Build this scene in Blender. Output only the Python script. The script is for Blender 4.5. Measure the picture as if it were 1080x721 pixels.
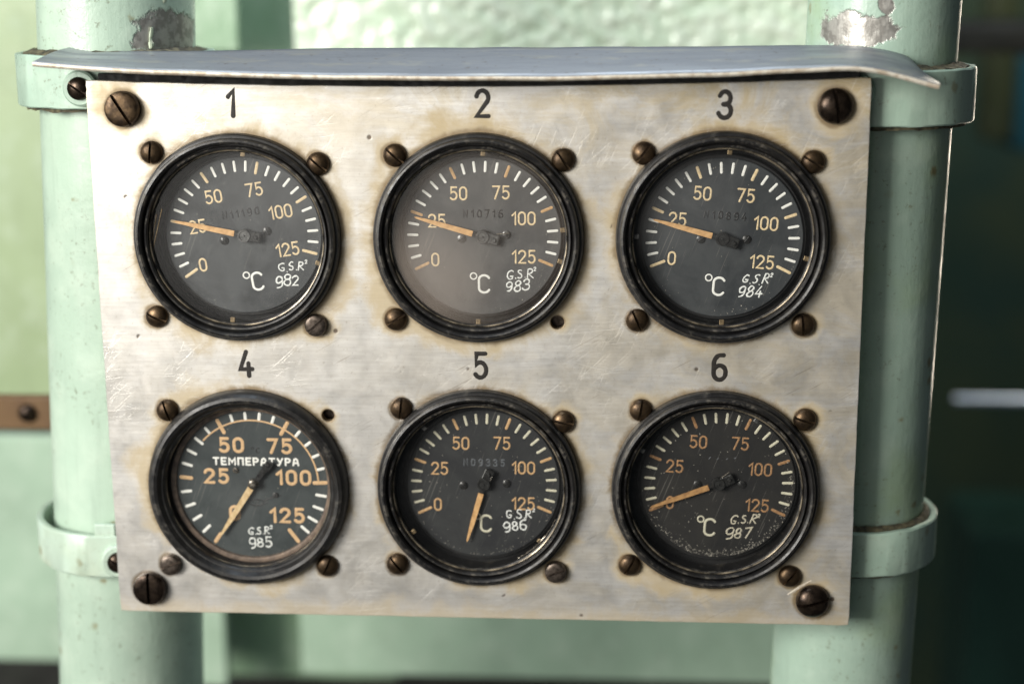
import bpy, bmesh, math, random
from mathutils import Vector, Matrix, noise as mnoise
random.seed(7)
for o in list(bpy.data.objects): bpy.data.objects.remove(o)
S = bpy.context.scene
COL = S.collection
MM = 0.001
# ------------------------------------------------------------------ camera
CAMP = Vector((0.04702, -0.4894, 0.11932)); PITCH, YAW, ROLL = 0.22778, -0.0722, -0.00806; FPX = 1687.89
def cam_axes():
    ca, sa, cb, sb, cc, sc = math.cos(PITCH), math.sin(PITCH), math.cos(YAW), math.sin(YAW), math.cos(ROLL), math.sin(ROLL)
    f = Vector((sb*ca, cb*ca, -sa)); r = Vector((cb, -sb, 0)); u = r.cross(f)
    return cc*r+sc*u, -sc*r+cc*u, f
AR, AU, AF = cam_axes()
def at(px, py, Y=0.0):
    """world point (metres) on the plane y = Y mm seen at photo pixel px, py"""
    d = AF + AR*((px-540)/FPX) - AU*((py-360.5)/FPX)
    return CAMP + d*((Y*MM-CAMP.y)/d.y)
cd = bpy.data.cameras.new('camera'); cam = bpy.data.objects.new('camera', cd); COL.objects.link(cam)
cam.matrix_world = Matrix(((AR.x, AU.x, -AF.x, CAMP.x), (AR.y, AU.y, -AF.y, CAMP.y), (AR.z, AU.z, -AF.z, CAMP.z), (0, 0, 0, 1)))
cd.sensor_width = 36; cd.lens = 36*FPX/1080; cd.clip_start = 0.02; cd.clip_end = 50
cd.dof.use_dof = True; cd.dof.focus_distance = 0.500; cd.dof.aperture_fstop = 4.4
S.camera = cam
# ------------------------------------------------------------------ world, lights, exposure
w = bpy.data.worlds.new('World'); S.world = w; w.use_nodes = True
bg = w.node_tree.nodes['Background']; bg.inputs[0].default_value = (0.80, 0.92, 1.0, 1); bg.inputs[1].default_value = 0.05
def area(name, loc, target, sx, sy, power, col):
    l = bpy.data.lights.new(name, 'AREA'); l.shape = 'RECTANGLE'; l.size = sx; l.size_y = sy; l.energy = power; l.color = col
    o = bpy.data.objects.new(name, l); COL.objects.link(o); o.location = loc
    o.rotation_euler = (Vector(target)-Vector(loc)).to_track_quat('-Z', 'Y').to_euler(); return o
area('window_light', (-0.90, -0.95, 0.36), (-0.02, 0, 0), 0.58, 0.58, 25.0, (1.0, 0.965, 0.90))
area('fill_light', (-0.62, -0.90, 0.66), (-.03, 0, 0.02), 0.55, 0.45, 2.2, (1.0, 0.95, 0.88))  # unseen soft fill added to brighten the plate
area('sheen_light', (-0.41, -1.02, 0.09), (-.08, 0, 0.03), 0.70, 0.62, 1.45, (1.0, 0.95, 0.87))  # unseen panel added for glare on the glass and sheen on the plate
area('skylight', (0.02, 0.06, 0.58), (0, 0.08, 0.09), 0.7, 0.22, 3.6, (0.80, 0.90, 1.0))
area('rim_light', (0.31, 0.40, 0.10), (0.13, 0.03, 0), 0.05, 0.5, 0.9, (1.0, 0.88, 0.70))  # unseen strip light added to brighten the right pipe's edge
S.view_settings.view_transform = 'Standard'; S.view_settings.look = 'None'; S.view_settings.exposure = 0.1; S.view_settings.gamma = 1
S.render.engine = 'CYCLES'
S.cycles.transparent_max_bounces = 16

# ------------------------------------------------------------------ materials
class NT:
    def __init__(s, name):
        s.m = bpy.data.materials.new(name); s.m.use_nodes = True; s.t = s.m.node_tree
        s.b = s.t.nodes['Principled BSDF']; s.out = s.t.nodes['Material Output']; s._c = None
    def n(s, typ, **kw):
        x = s.t.nodes.new(typ)
        for k, v in kw.items(): setattr(x, k, v)
        return x
    def l(s, a, b): s.t.links.new(a, b)
    def coord(s):
        if s._c is None: s._c = s.n('ShaderNodeTexCoord').outputs['Object']
        return s._c
    def pos(s): return s.n('ShaderNodeNewGeometry').outputs['Position']
    def mapping(s, src, scale=(1, 1, 1), rot=(0, 0, 0), loc=(0, 0, 0)):
        if any(rot):      # turn first, stretch afterwards
            q = s.n('ShaderNodeMapping'); s.l(src, q.inputs[0]); q.inputs['Rotation'].default_value = rot; src = q.outputs[0]; rot = (0, 0, 0)
        m = s.n('ShaderNodeMapping'); s.l(src, m.inputs[0]); m.inputs['Scale'].default_value = scale
        m.inputs['Rotation'].default_value = rot; m.inputs['Location'].default_value = loc; return m.outputs[0]
    def noise(s, src, scale, detail=4, rough=.55, dist=0.0):
        x = s.n('ShaderNodeTexNoise'); s.l(src, x.inputs['Vector']); x.inputs['Scale'].default_value = scale
        x.inputs['Detail'].default_value = detail; x.inputs['Roughness'].default_value = rough; x.inputs['Distortion'].default_value = dist
        return x.outputs['Fac']
    def ramp(s, fac, stops):
        x = s.n('ShaderNodeMapRange'); s.l(fac, x.inputs[0]); x.interpolation_type = 'SMOOTHSTEP'
        a, b, c, d = stops
        x.inputs[1].default_value = a; x.inputs[2].default_value = b; x.inputs[3].default_value = c; x.inputs[4].default_value = d
        return x.outputs[0]
    def math(s, op, a, b=None, clamp=False):
        x = s.n('ShaderNodeMath', operation=op, use_clamp=clamp)
        for i, v in enumerate((a, b)):
            if v is None: continue
            if isinstance(v, (int, float)): x.inputs[i].default_value = v
            else: s.l(v, x.inputs[i])
        return x.outputs[0]
    def mix(s, fac, a, b):
        x = s.n('ShaderNodeMix', data_type='RGBA')
        if isinstance(fac, (int, float)): x.inputs[0].default_value = fac
        else: s.l(fac, x.inputs[0])
        for i, v in ((6, a), (7, b)):
            if isinstance(v, tuple): x.inputs[i].default_value = (*v[:3], 1)
            else: s.l(v, x.inputs[i])
        return x.outputs[2]
    def bump(s, h, strength, dist=0.0002):
        x = s.n('ShaderNodeBump'); x.inputs['Strength'].default_value = strength; x.inputs['Distance'].default_value = dist
        s.l(h, x.inputs['Height']); s.l(x.outputs[0], s.b.inputs['Normal'])
    def set(s, **kw):
        for k, v in kw.items():
            i = s.b.inputs[k.replace('_', ' ')]
            if isinstance(v, tuple): i.default_value = (*v[:3], 1)
            elif isinstance(v, (int, float)): i.default_value = v
            else: s.l(v, i)

def dist_to(t, src, p):
    v = t.n('ShaderNodeVectorMath', operation='DISTANCE'); t.l(src, v.inputs[0]); v.inputs[1].default_value = p; return v.outputs['Value']

def simple(name, col, rough=.5, metal=0.0, var=.15, scale=300, bump=.0, col2=None, spec=None):
    t = NT(name); c = t.coord(); f = t.noise(c, scale, 5)
    d = col2 or tuple(x*(1-var*2) for x in col)
    t.set(Base_Color=t.mix(t.ramp(f, (.3, .7, 0, 1)), col, d), Roughness=t.ramp(t.noise(c, scale*1.7, 3), (.3, .7, rough*.8, min(1, rough*1.2))), Metallic=metal)
    if spec is not None: t.set(Specular_IOR_Level=spec)
    if bump: t.bump(f, bump)
    return t.m

# positions of the six gauges and of all screws (mm on the plate)
GC = [(-74.4, 38.4), (1.4, 38.5), (76.7, 38.9), (-74.5, -43.4), (.6, -42.6), (75.9, -42.2)]
RG = 32.75
SMALL = [  # px, py, kind, slot angle, label
    (159, 161, 'pan', 85), (335, 173, 'pan', 140), (165, 334, 'pan', 155), (333, 343, 'flat', 40),
    (416, 164, 'pan', 140), (594, 169, 'pan', 125), (417, 337, 'pan', 30),
    (679, 162, 'pan', 50), (858, 171, 'pan', 150), (672, 338, 'pan', 115), (847, 343, 'pan', 95),
    (176, 433, 'pan', 110), (180, 595, 'flat', 20), (345, 597, 'pan', 65),
    (423, 431, 'pan', 85), (594, 445, 'pan', 170), (419, 595, 'pan', 130), (586, 603, 'flat', 20),
    (676, 433, 'pan', 80), (849, 443, 'pan', 165), (664, 596, 'pan', 60), (833, 608, 'pan', 50)]
LARGE = [(129, 115, 'flatbig', 122), (881, 112, 'panbig', 100), (158, 620, 'flatbig', 90), (857, 634, 'panbig', 15)]
HOLES = [(588, 340, 2.15), (346, 438, 2.0)]

def plate_material():
    t = NT('brushed_aluminium'); c = t.coord()
    brush = t.noise(t.mapping(c, (60, 1, 1100)), 1.0, 3, .6)
    brush2 = t.noise(t.mapping(c, (400, 1, 60), (0, .5, 0)), 1.0, 4, .7)
    big = t.noise(c, 18, 4, .6); mid = t.noise(c, 90, 6, .65, .4); fine = t.noise(c, 900, 4, .7)
    # stains around the gauges and the screws
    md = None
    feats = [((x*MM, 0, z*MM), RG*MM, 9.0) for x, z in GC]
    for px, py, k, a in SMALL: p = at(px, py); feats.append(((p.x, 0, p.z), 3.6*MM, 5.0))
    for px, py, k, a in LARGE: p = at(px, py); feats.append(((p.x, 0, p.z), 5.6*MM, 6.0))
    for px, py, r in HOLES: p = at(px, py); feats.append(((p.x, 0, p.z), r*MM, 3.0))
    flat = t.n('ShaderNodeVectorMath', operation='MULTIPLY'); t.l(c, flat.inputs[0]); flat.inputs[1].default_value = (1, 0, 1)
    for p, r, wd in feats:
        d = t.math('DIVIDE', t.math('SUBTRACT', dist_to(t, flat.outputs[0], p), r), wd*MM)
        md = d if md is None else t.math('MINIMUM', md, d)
    mdn = t.math('ADD', md, t.math('MULTIPLY', t.math('SUBTRACT', mid, .5), 2.6))
    mdn = t.math('ADD', mdn, t.math('MULTIPLY', t.math('SUBTRACT', big, .5), 4.0))
    stain = t.ramp(mdn, (-.2, .75, 1, 0))
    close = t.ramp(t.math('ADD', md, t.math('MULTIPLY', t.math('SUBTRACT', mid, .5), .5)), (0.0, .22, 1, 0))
    # yellowish film that runs along the top and right of the plate
    sep = t.n('ShaderNodeSeparateXYZ'); t.l(c, sep.inputs[0])
    film_pos = t.math('ADD', t.ramp(sep.outputs[0], (-.05, .12, 0, .5)), t.ramp(sep.outputs[2], (.045, .0875, 0, .5)))
    film = t.math('MULTIPLY', t.ramp(t.noise(t.mapping(c, (38, 1, 60)), 1.0, 7, .7, .9), (.38, .62, 0, 1)), t.math('ADD', film_pos, .10))
    base = t.mix(t.ramp(brush, (.3, .7, 0, 1)), (.86, .845, .81), (.73, .71, .675))
    base = t.mix(t.math('MULTIPLY', t.ramp(big, (.35, .65, 0, 1)), .5), base, (.74, .71, .66))
    base = t.mix(t.math('MULTIPLY', film, .85, True), base, (.52, .43, .26))
    edge_d = t.ramp(t.math('ADD', sep.outputs[2], t.math('MULTIPLY', t.math('SUBTRACT', mid, .5), .022)), (-.0875, -.0800, .7, 0))
    stain = t.math('MAXIMUM', stain, edge_d)
    base = t.mix(t.math('MULTIPLY', stain, .72), base, (.46, .35, .17))
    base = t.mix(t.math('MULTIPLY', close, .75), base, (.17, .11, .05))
    # small dark nicks and dirt spots
    vor = t.n('ShaderNodeTexVoronoi'); t.l(t.mapping(c, (1, 0, 1)), vor.inputs['Vector']); vor.inputs['Scale'].default_value = 110
    spots = t.math('MULTIPLY', t.ramp(vor.outputs['Distance'], (.05, .11, 1, 0)), t.ramp(t.noise(c, 120, 2), (.52, .58, 0, 1)))
    base = t.mix(t.math('MULTIPLY', spots, .9), base, (.10, .07, .05))
    base = t.mix(t.math('MULTIPLY', t.ramp(fine, (.56, .72, 0, 1)), .45), base, (.40, .35, .28))
    # scratches: thin bright lines in two directions
    scr = None
    for sc, ro, th in (((50, 1, 2200), (0, .75, 0), .64), ((40, 1, 1800), (0, -.25, 0), .65), ((60, 1, 2400), (0, 1.15, 0), .65), ((35, 1, 2600), (0, .12, 0), .63)):
        # elongated noise: only the far tails show
        q = t.math('MULTIPLY', t.ramp(t.noise(t.mapping(c, sc, ro), 1.0, 2, .5, .5), (th, th+.05, 0, 1)), t.ramp(t.noise(c, 40, 2), (.48, .6, 0, 1)))
        scr = q if scr is None else t.math('MAXIMUM', scr, q)
    base = t.mix(t.math('MULTIPLY', scr, .22), base, (.95, .94, .90))
    dk = t.math('MULTIPLY', t.ramp(t.noise(t.mapping(c, (45, 1, 1700), (0, .5, 0)), 1.0, 2, .5, .5), (.64, .70, 0, 1)), t.ramp(t.noise(c, 55, 2), (.5, .62, 0, 1)))
    base = t.mix(t.math('MULTIPLY', dk, .45), base, (.30, .25, .19))
    base = t.mix(t.math('MULTIPLY', t.ramp(t.noise(c, 45, 7, .7, .8), (.45, .72, 0, 1)), .20), base, (.52, .46, .36))
    rough = t.ramp(mid, (.3, .7, .30, .46))
    rough = t.math('ADD', rough, t.math('MULTIPLY', t.math('MAXIMUM', stain, film), .15))
    met = t.math('SUBTRACT', .74, t.math('MULTIPLY', stain, .45))
    t.set(Base_Color=base, Roughness=rough, Metallic=met)
    h = t.math('ADD', t.math('MULTIPLY', brush, .34), t.math('MULTIPLY', brush2, .5))
    h = t.math('ADD', h, t.math('MULTIPLY', mid, .8)); h = t.math('SUBTRACT', h, t.math('MULTIPLY', spots, 1.2)); h = t.math('SUBTRACT', h, t.math('MULTIPLY', scr, .35))
    t.bump(h, .22, .0002)
    return t.m

def paint(name, col, chips=None, rust=.0, rough=.38, bump=.35, yellow=None):
    """old oil paint, thick and uneven; chips: list of (world point, radius, lower col) bare patches"""
    t = NT(name); p = t.pos()
    big = t.noise(p, 14, 3); mid = t.noise(p, 70, 5, .6); fine = t.noise(p, 500, 3)
    base = t.mix(t.ramp(big, (.3, .7, 0, 1)), col, tuple(x*.86 for x in col))
    st = t.noise(t.mapping(p, (260, 260, 22)), 1.0, 4, .6)
    base = t.mix(t.math('MULTIPLY', t.ramp(st, (.52, .72, 0, 1)), .35), base, tuple(x*.72 for x in col))
    gr = t.math('MULTIPLY', t.ramp(t.noise(p, 420, 5, .75), (.57, .69, 0, 1)), t.ramp(t.noise(p, 28, 3), (.40, .58, 0, 1)))
    base = t.mix(t.math('MULTIPLY', gr, .75), base, (.16, .17, .11))
    if yellow: base = t.mix(t.ramp(t.noise(p, 22, 4), (.5, .7, 0, .6)), base, yellow)
    base = t.mix(t.math('MULTIPLY', t.ramp(mid, (.45, .75, 0, 1)), .25), base, (.62, .72, .60))
    rgh = t.ramp(mid, (.3, .7, rough*.7, rough*1.3)); met = None
    if rust:
        v = t.n('ShaderNodeTexVoronoi'); t.l(p, v.inputs['Vector']); v.inputs['Scale'].default_value = 85
        sp = t.math('MULTIPLY', t.ramp(t.math('ADD', v.outputs['Distance'], t.math('MULTIPLY', t.math('SUBTRACT', fine, .5), .2)), (.08, .19, 1, 0)), t.ramp(t.noise(p, 45, 2), (.46, .55, 0, 1)))
        base = t.mix(t.math('MULTIPLY', sp, rust), base, (.20, .15, .04))
    h = t.math('ADD', t.math('ADD', t.math('MULTIPLY', mid, 1.0), t.math('MULTIPLY', fine, .16)), t.math('MULTIPLY', st, .35))
    if chips:
        m = None
        for c, r, sc in chips:
            mp = t.mapping(p, sc); cc = tuple(a*b for a, b in zip(c, sc))
            d = t.math('DIVIDE', dist_to(t, mp, cc), r)
            d = t.math('ADD', d, t.math('MULTIPLY', t.math('SUBTRACT', t.noise(p, 190, 4, .65), .5), 1.1))
            q = t.ramp(d, (.86, 1.02, 1, 0)); m = q if m is None else t.math('MAXIMUM', m, q)
        base = t.mix(m, base, t.mix(t.ramp(t.noise(p, 350, 4), (.4, .6, 0, 1)), (.25, .24, .22), (.40, .39, .36)))
        t.set(Metallic=t.math('MULTIPLY', m, .45))
        h = t.math('SUBTRACT', h, t.math('MULTIPLY', m, .9))
    t.set(Base_Color=base, Roughness=rgh); t.bump(h, bump, .0012)
    return t.m

def glass_material(name, dust, tint=(.55, .52, .47), painted_haze=None):
    t = NT(name); c = t.coord()
    for n in list(t.t.nodes):
        if n != t.out: t.t.nodes.remove(n)
    t._c = None; c = t.coord()
    tr = t.n('ShaderNodeBsdfTransparent'); gl = t.n('ShaderNodeBsdfGlossy'); gl.inputs['Roughness'].default_value = .13
    lw = t.n('ShaderNodeLayerWeight'); lw.inputs[0].default_value = .5; fac = t.math('ADD', t.math('MULTIPLY', t.math('POWER', lw.outputs['Facing'], 5.0), .9), .040)
    mx = t.n('ShaderNodeMixShader'); t.l(fac, mx.inputs[0]); t.l(tr.outputs[0], mx.inputs[1]); t.l(gl.outputs[0], mx.inputs[2])
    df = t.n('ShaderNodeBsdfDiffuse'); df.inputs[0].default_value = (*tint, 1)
    n1 = t.noise(c, 60, 5, .6); n2 = t.noise(c, 1500, 3, .7); n3 = t.noise(t.mapping(c, (60, 1, 900), (0, .9, 0)), 1, 3)
    f = t.math('MULTIPLY', t.ramp(n1, (.25, .75, .5, 1.5)), dust)
    f = t.math('ADD', f, t.math('MULTIPLY', t.ramp(n2, (.70, .80, 0, 1)), .16))
    f = t.math('ADD', f, t.math('MULTIPLY', t.ramp(n3, (.66, .72, 0, 1)), dust*.6), True)
    if painted_haze:  # soft round patch that paints reflection haze into the glass colour
        (sx, sz, rad, amt) = painted_haze; d = dist_to(t, c, (sx*MM, 0, sz*MM)); d = t.math('ADD', d, t.math('MULTIPLY', t.math('SUBTRACT', n1, .5), .012))
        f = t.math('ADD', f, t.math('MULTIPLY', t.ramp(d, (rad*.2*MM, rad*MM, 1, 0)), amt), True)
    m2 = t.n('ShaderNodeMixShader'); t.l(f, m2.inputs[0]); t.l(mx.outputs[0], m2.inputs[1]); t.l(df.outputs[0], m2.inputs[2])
    t.l(m2.outputs[0], t.out.inputs[0]); return t.m

def bezel_material(name, wear):
    t = NT(name); c = t.coord(); g = t.n('ShaderNodeNewGeometry')
    a = t.noise(c, 260, 6, .7); b = t.noise(c, 1100, 4, .7); big = t.noise(c, 40, 3)
    edge = t.ramp(g.outputs['Pointiness'], (.52, .60, 0, 1))
    wr = t.math('MULTIPLY', t.ramp(t.math('ADD', t.math('MULTIPLY', a, .7), t.math('MULTIPLY', b, .3)), (.50, .62, 0, 1)), t.math('ADD', .18, edge), True)
    wr = t.math('MULTIPLY', wr, wear)
    base = t.mix(t.ramp(big, (.3, .7, 0, 1)), (.007, .007, .008), (.013, .012, .011))
    base = t.mix(wr, base, (.28, .25, .20))
    t.set(Base_Color=base, Roughness=t.ramp(a, (.3, .7, .30, .56)), Specular_IOR_Level=.5)
    t.bump(t.math('ADD', a, t.math('MULTIPLY', b, .5)), .30, .0002); return t.m

def dial_material(name, col, col2):
    t = NT(name); c = t.coord()
    a = t.noise(c, 60, 6, .65, .5); f = t.noise(c, 1600, 3, .7)
    base = t.mix(t.ramp(a, (.36, .64, 0, 1)), col, col2)
    sc = t.ramp(t.noise(t.mapping(c, (60, 1, 2500), (0, 1.2, 0)), 1.0, 2, .5, .4), (.65, .70, 0, .35))
    base = t.mix(sc, base, (.20, .19, .17))
    base = t.mix(t.ramp(f, (.66, .76, 0, .6)), base, (.22, .21, .19))
    t.set(Base_Color=base, Roughness=.62); t.bump(f, .15, .0001); return t.m

M = {}
M['plate'] = plate_material()
M['visor'] = None
def visor_mat():
    t = NT('grey_visor_metal'); c = t.coord()
    a = t.noise(t.mapping(c, (30, 200, 200)), 1, 5, .6); s = t.noise(c, 500, 3, .7)
    base = t.mix(t.ramp(a, (.3, .7, 0, 1)), (.28, .295, .315), (.18, .19, .205))
    base = t.mix(t.ramp(s, (.62, .70, 0, .7)), base, (.12, .10, .08))
    base = t.mix(t.ramp(t.noise(t.mapping(c, (50, 160, 160)), 1, 6, .7), (.52, .68, 0, .6)), base, (.34, .33, .28))
    t.set(Base_Color=base, Roughness=t.ramp(a, (.3, .7, .36, .52)), Metallic=.45); t.bump(t.noise(c, 60, 4), .25, .0006); return t.m
M['visor'] = visor_mat()
def edge_mat():
    t = NT('bare_worn_edge'); c = t.coord()
    t.set(Base_Color=t.mix(t.ramp(t.noise(c, 260, 5, .7), (.42, .62, 0, 1)), (.86, .80, .68), (.60, .50, .38)), Roughness=.45, Metallic=.35); return t.m
M['edge'] = edge_mat()
M['engrave'] = simple('engraved_black', (.018, .014, .011), .6, 0, .3, 900)
M['screw'] = simple('browned_steel', (.11, .072, .040), .40, .85, .3, 420, .5, (.035, .024, .016))
M['screw_dark'] = simple('dark_steel', (.060, .042, .030), .32, .85, .3, 400, .5, (.020, .014, .011))
M['screw_grey'] = simple('grey_brown_steel', (.15, .12, .10), .40, .8, .3, 700, .3, (.05, .04, .032))
M['gap_shade'] = simple('gap_shade_black', (.012, .012, .012), .8, 0, .2, 300)  # black that paints the shade in the gap below the visor
M['hubblack'] = simple('hub_black', (.040, .040, .038), .30, .3, .3, 900, .3)
M['hubgrey'] = simple('hub_grey', (.15, .15, .145), .35, .5, .3, 900, .3)
M['silver'] = simple('worn_silver', (.42, .38, .32), .25, .9, .3, 1400, .4)
M['brownring'] = simple('brown_retaining_ring', (.20, .145, .105), .5, .3, .25, 500, .3, (.09, .065, .05))
M['cream'] = simple('aged_lume_cream', (.80, .66, .42), .6, 0, .12, 1500, 0, (.62, .46, .25))
M['tan'] = simple('aged_lume_tan', (.62, .40, .20), .6, 0, .15, 1500, 0, (.45, .27, .12))
M['tandark'] = simple('aged_lume_brown', (.45, .25, .11), .6, 0, .15, 1500, 0, (.22, .12, .055))
M['tanfull'] = simple('lume_orange_tan', (.70, .47, .26), .6, 0, .15, 1500, 0, (.56, .36, .18))
M['needle'] = simple('needle_orange', (.70, .43, .19), .55, 0, .1, 500, .15, (.50, .28, .11))
M['needle_dark'] = simple('needle_brown_orange', (.46, .26, .10), .55, 0, .1, 500, .15, (.28, .15, .06))
M['needle_cream'] = simple('needle_cream', (.72, .55, .31), .55, 0, .1, 700, .15, (.55, .38, .18))
M['white'] = simple('dial_white', (.86, .86, .80), .5, 0, .04, 1500)
M['white_dim'] = simple('dial_white_aged', (.66, .63, .48), .5, 0, .1, 1500)
M['ink'] = simple('hand_paint_white', (.82, .84, .80), .5, 0, .08, 1200)
M['ink_dim'] = simple('hand_paint_cream', (.60, .55, .42), .5, 0, .1, 1200)
M['serial'] = simple('stamped_dark', (.012, .012, .012), .5, 0, .2, 1500)
M['serial_grey'] = simple('stamped_grey', (.10, .11, .12), .5, 0, .2, 1500)
M['rim'] = simple('worn_black_rim', (.012, .012, .012), .3, .5, .3, 170, .3, (.42, .35, .25))
M['speck'] = simple('pale_dust', (.50, .47, .40), .9, 0, .3, 900)
M['clip'] = simple('brass_clip', (.30, .22, .12), .45, .6, .3, 1000)
M['case'] = simple('case_black', (.010, .010, .010), .7, 0, .2, 300)
MINT = (.36, .58, .46)
M['pipe_left'] = paint('mint_paint_worn', (.45, .585, .475), chips=[(tuple(at(184, 38, 14)), .0105, (.75, .4, 1.1)), (tuple(at(160, 40, 12)), .0060, (1, .5, 1.0))], rust=.8)
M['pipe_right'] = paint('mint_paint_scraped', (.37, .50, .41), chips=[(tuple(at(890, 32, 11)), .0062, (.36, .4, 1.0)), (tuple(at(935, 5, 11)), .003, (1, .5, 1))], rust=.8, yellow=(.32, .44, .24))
M['clamp'] = paint('mint_clamp_paint', (.40, .54, .44), rust=.5, bump=.25)
M['clamp_white'] = paint('pale_clamp_paint', (.50, .63, .53), rust=.7, bump=.3, yellow=(.40, .44, .28))
M['wall_green'] = paint('wall_green_paint', (.33, .42, .24), rust=.0, rough=.45, bump=.2)
M['wall_mint'] = paint('wall_mint_paint', (.39, .53, .40), rust=.0, rough=.5, bump=.2)
M['drip'] = simple('pale_paint_drip', (.52, .60, .46), .3, 0, .15, 300, .2)
def lumpy():
    t = NT('lumpy_pale_green_paint'); p = t.pos()
    v = t.n('ShaderNodeTexVoronoi'); t.l(p, v.inputs['Vector']); v.inputs['Scale'].default_value = 170; v.feature = 'SMOOTH_F1'
    n = t.noise(p, 110, 3)
    t.set(Base_Color=t.mix(t.ramp(n, (.35, .65, 0, 1)), (.66, .79, .60), (.76, .85, .69)), Roughness=.13)
    t.bump(t.math('ADD', t.math('MULTIPLY', v.outputs['Distance'], 1.0), n), .42, .006); return t.m
M['lumpy'] = lumpy()
M['wall_shade'] = paint('wall_mid_green_paint', (.30, .44, .29), rough=.3, bump=.5)
M['rust'] = simple('rusty_brown_paint', (.15, .085, .035), .6, .1, .3, 60, .3, (.09, .045, .02))
M['dark'] = simple('near_black', (.018, .020, .016), .6, 0, .3, 40)  # even near-black colour of the recess sheets and the beam
M['darkgreen'] = simple('dark_green_machine_paint', (.045, .095, .065), .6, 0, .3, 9, 0, (.10, .13, .06))
M['teal'] = simple('teal_machine_paint', (.03, .16, .19), .45, 0, .2, 12)
M['olive'] = simple('olive_machine_paint', (.10, .11, .045), .45, 0, .2, 12)
M['green2'] = simple('green_machine_paint', (.05, .13, .09), .45, 0, .2, 12)
M['rod'] = simple('polished_steel', (.70, .82, 1.0), .40, .5, .05, 30)

# ------------------------------------------------------------------ mesh helpers
def link(name, me, mat, parent=None, loc=None, smooth=True):
    me.name = name
    if not me.materials: me.materials.append(mat)
    if smooth:
        for p in me.polygons: p.use_smooth = True
    o = bpy.data.objects.new(name, me); COL.objects.link(o)
    if parent: o.parent = parent
    if loc is not None: o.location = loc
    return o
def obj(name, bm, mat, parent=None, loc=None, smooth=True, sharp=35):
    bmesh.ops.recalc_face_normals(bm, faces=bm.faces)
    for e in bm.edges:
        if len(e.link_faces) == 2 and e.calc_face_angle(0) > math.radians(sharp): e.smooth = False
    me = bpy.data.meshes.new(name); bm.to_mesh(me); bm.free()
    return link(name, me, mat, parent, loc, smooth)
def tag(o, label=None, cat=None, group=None, kind=None):
    for k, v in (('label', label), ('category', cat), ('group', group), ('kind', kind)):
        if v: o[k] = v
    return o
def thing(name, label, cat, loc, group=None):
    o = bpy.data.objects.new(name, None); COL.objects.link(o); o.location = loc; o.empty_display_size = .01
    return tag(o, label, cat, group)
def lathe(bm, prof, seg=128, cx=0, cz=0, wob=0.0, close=False):
    """profile in mm (r, y) turned about the y axis"""
    rings = []
    for r, y in prof:
        if r < 1e-6: rings.append([bm.verts.new((cx*MM, y*MM, cz*MM))]); continue
        ring = []
        for i in range(seg):
            a = 2*math.pi*i/seg
            rr = r + (wob*mnoise.noise(Vector((math.cos(a)*4, math.sin(a)*4, r))) if wob else 0)
            ring.append(bm.verts.new(((cx+rr*math.cos(a))*MM, y*MM, (cz+rr*math.sin(a))*MM)))
        rings.append(ring)
    prs = list(zip(rings, rings[1:]))
    if close: prs.append((rings[-1], rings[0]))
    for A, B in prs:
        for i in range(seg):
            j = (i+1) % seg
            if len(A) == 1 and len(B) == 1: continue
            if len(A) == 1: bm.faces.new((A[0], B[i], B[j]))
            elif len(B) == 1: bm.faces.new((A[i], A[j], B[0]))
            else: bm.faces.new((A[i], A[j], B[j], B[i]))
def box(bm, x0, x1, y0, y1, z0, z1, bev=0):
    """metres"""
    r = bmesh.ops.create_cube(bm, size=1)
    for v in r['verts']: v.co = Vector(((x0+x1)/2+v.co.x*(x1-x0), (y0+y1)/2+v.co.y*(y1-y0), (z0+z1)/2+v.co.z*(z1-z0)))
    if bev:
        es = list({e for v in r['verts'] for e in v.link_edges}); bmesh.ops.bevel(bm, geom=es, offset=bev, segments=2, affect='EDGES', profile=.5)

def ribbon(bm, pts, wd, y0, h=.06, taper=None):
    """painted stroke: pts in mm (x, z), width wd, raised h mm over y0 towards the camera (-y), domed, round ends"""
    P = [Vector(p) for p in pts]
    Q = [P[0]]
    for p in P[1:]:
        if (p-Q[-1]).length > 1e-4: Q.append(p)
    closed = len(Q) > 3 and (Q[0]-Q[-1]).length < 1e-3
    if closed: Q = Q[:-1]
    n = len(Q)
    if n < 2: Q = [Q[0]-Vector((wd*.12, 0)), Q[0]+Vector((wd*.12, 0))]; n = 2
    secs = []
    for i in range(n):
        if closed: a, b = Q[i-1], Q[(i+1) % n]; d1 = (Q[i]-a).normalized(); d2 = (b-Q[i]).normalized()
        else:
            d1 = (Q[i]-Q[i-1]).normalized() if i else (Q[1]-Q[0]).normalized()
            d2 = (Q[i+1]-Q[i]).normalized() if i < n-1 else d1
        t = d1+d2; t = t.normalized() if t.length > .2 else d2
        nn = Vector((-t.y, t.x)); m = 1/max(.6, nn.dot(Vector((-d1.y, d1.x))))
        hw = wd/2*(taper[i] if taper else 1)
        secs.append((Q[i], nn*hw*m, t))
    rows = []
    def row(c, off, k=1.0):
        rows.append([bm.verts.new(((c.x+off.x*s*k)*MM, (y0-hh*h)*MM, (c.y+off.y*s*k)*MM)) for s, hh in ((-1, 0), (-.6, .8), (0, 1), (.6, .8), (1, 0))])
    if not closed:
        c, o, t = secs[0]; hw = o.length
        for a in (80, 50, 25): row(c-t*hw*math.sin(math.radians(a)), o, math.cos(math.radians(a)))
    for c, o, t in secs: row(c, o)
    if not closed:
        c, o, t = secs[-1]; hw = o.length
        for a in (25, 50, 80): row(c+t*hw*math.sin(math.radians(a)), o, math.cos(math.radians(a)))
    prs = list(zip(rows, rows[1:]))
    if closed: prs.append((rows[-1], rows[0]))
    for A, B in prs:
        for k in range(4): bm.faces.new((A[k], A[k+1], B[k+1], B[k]))

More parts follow.
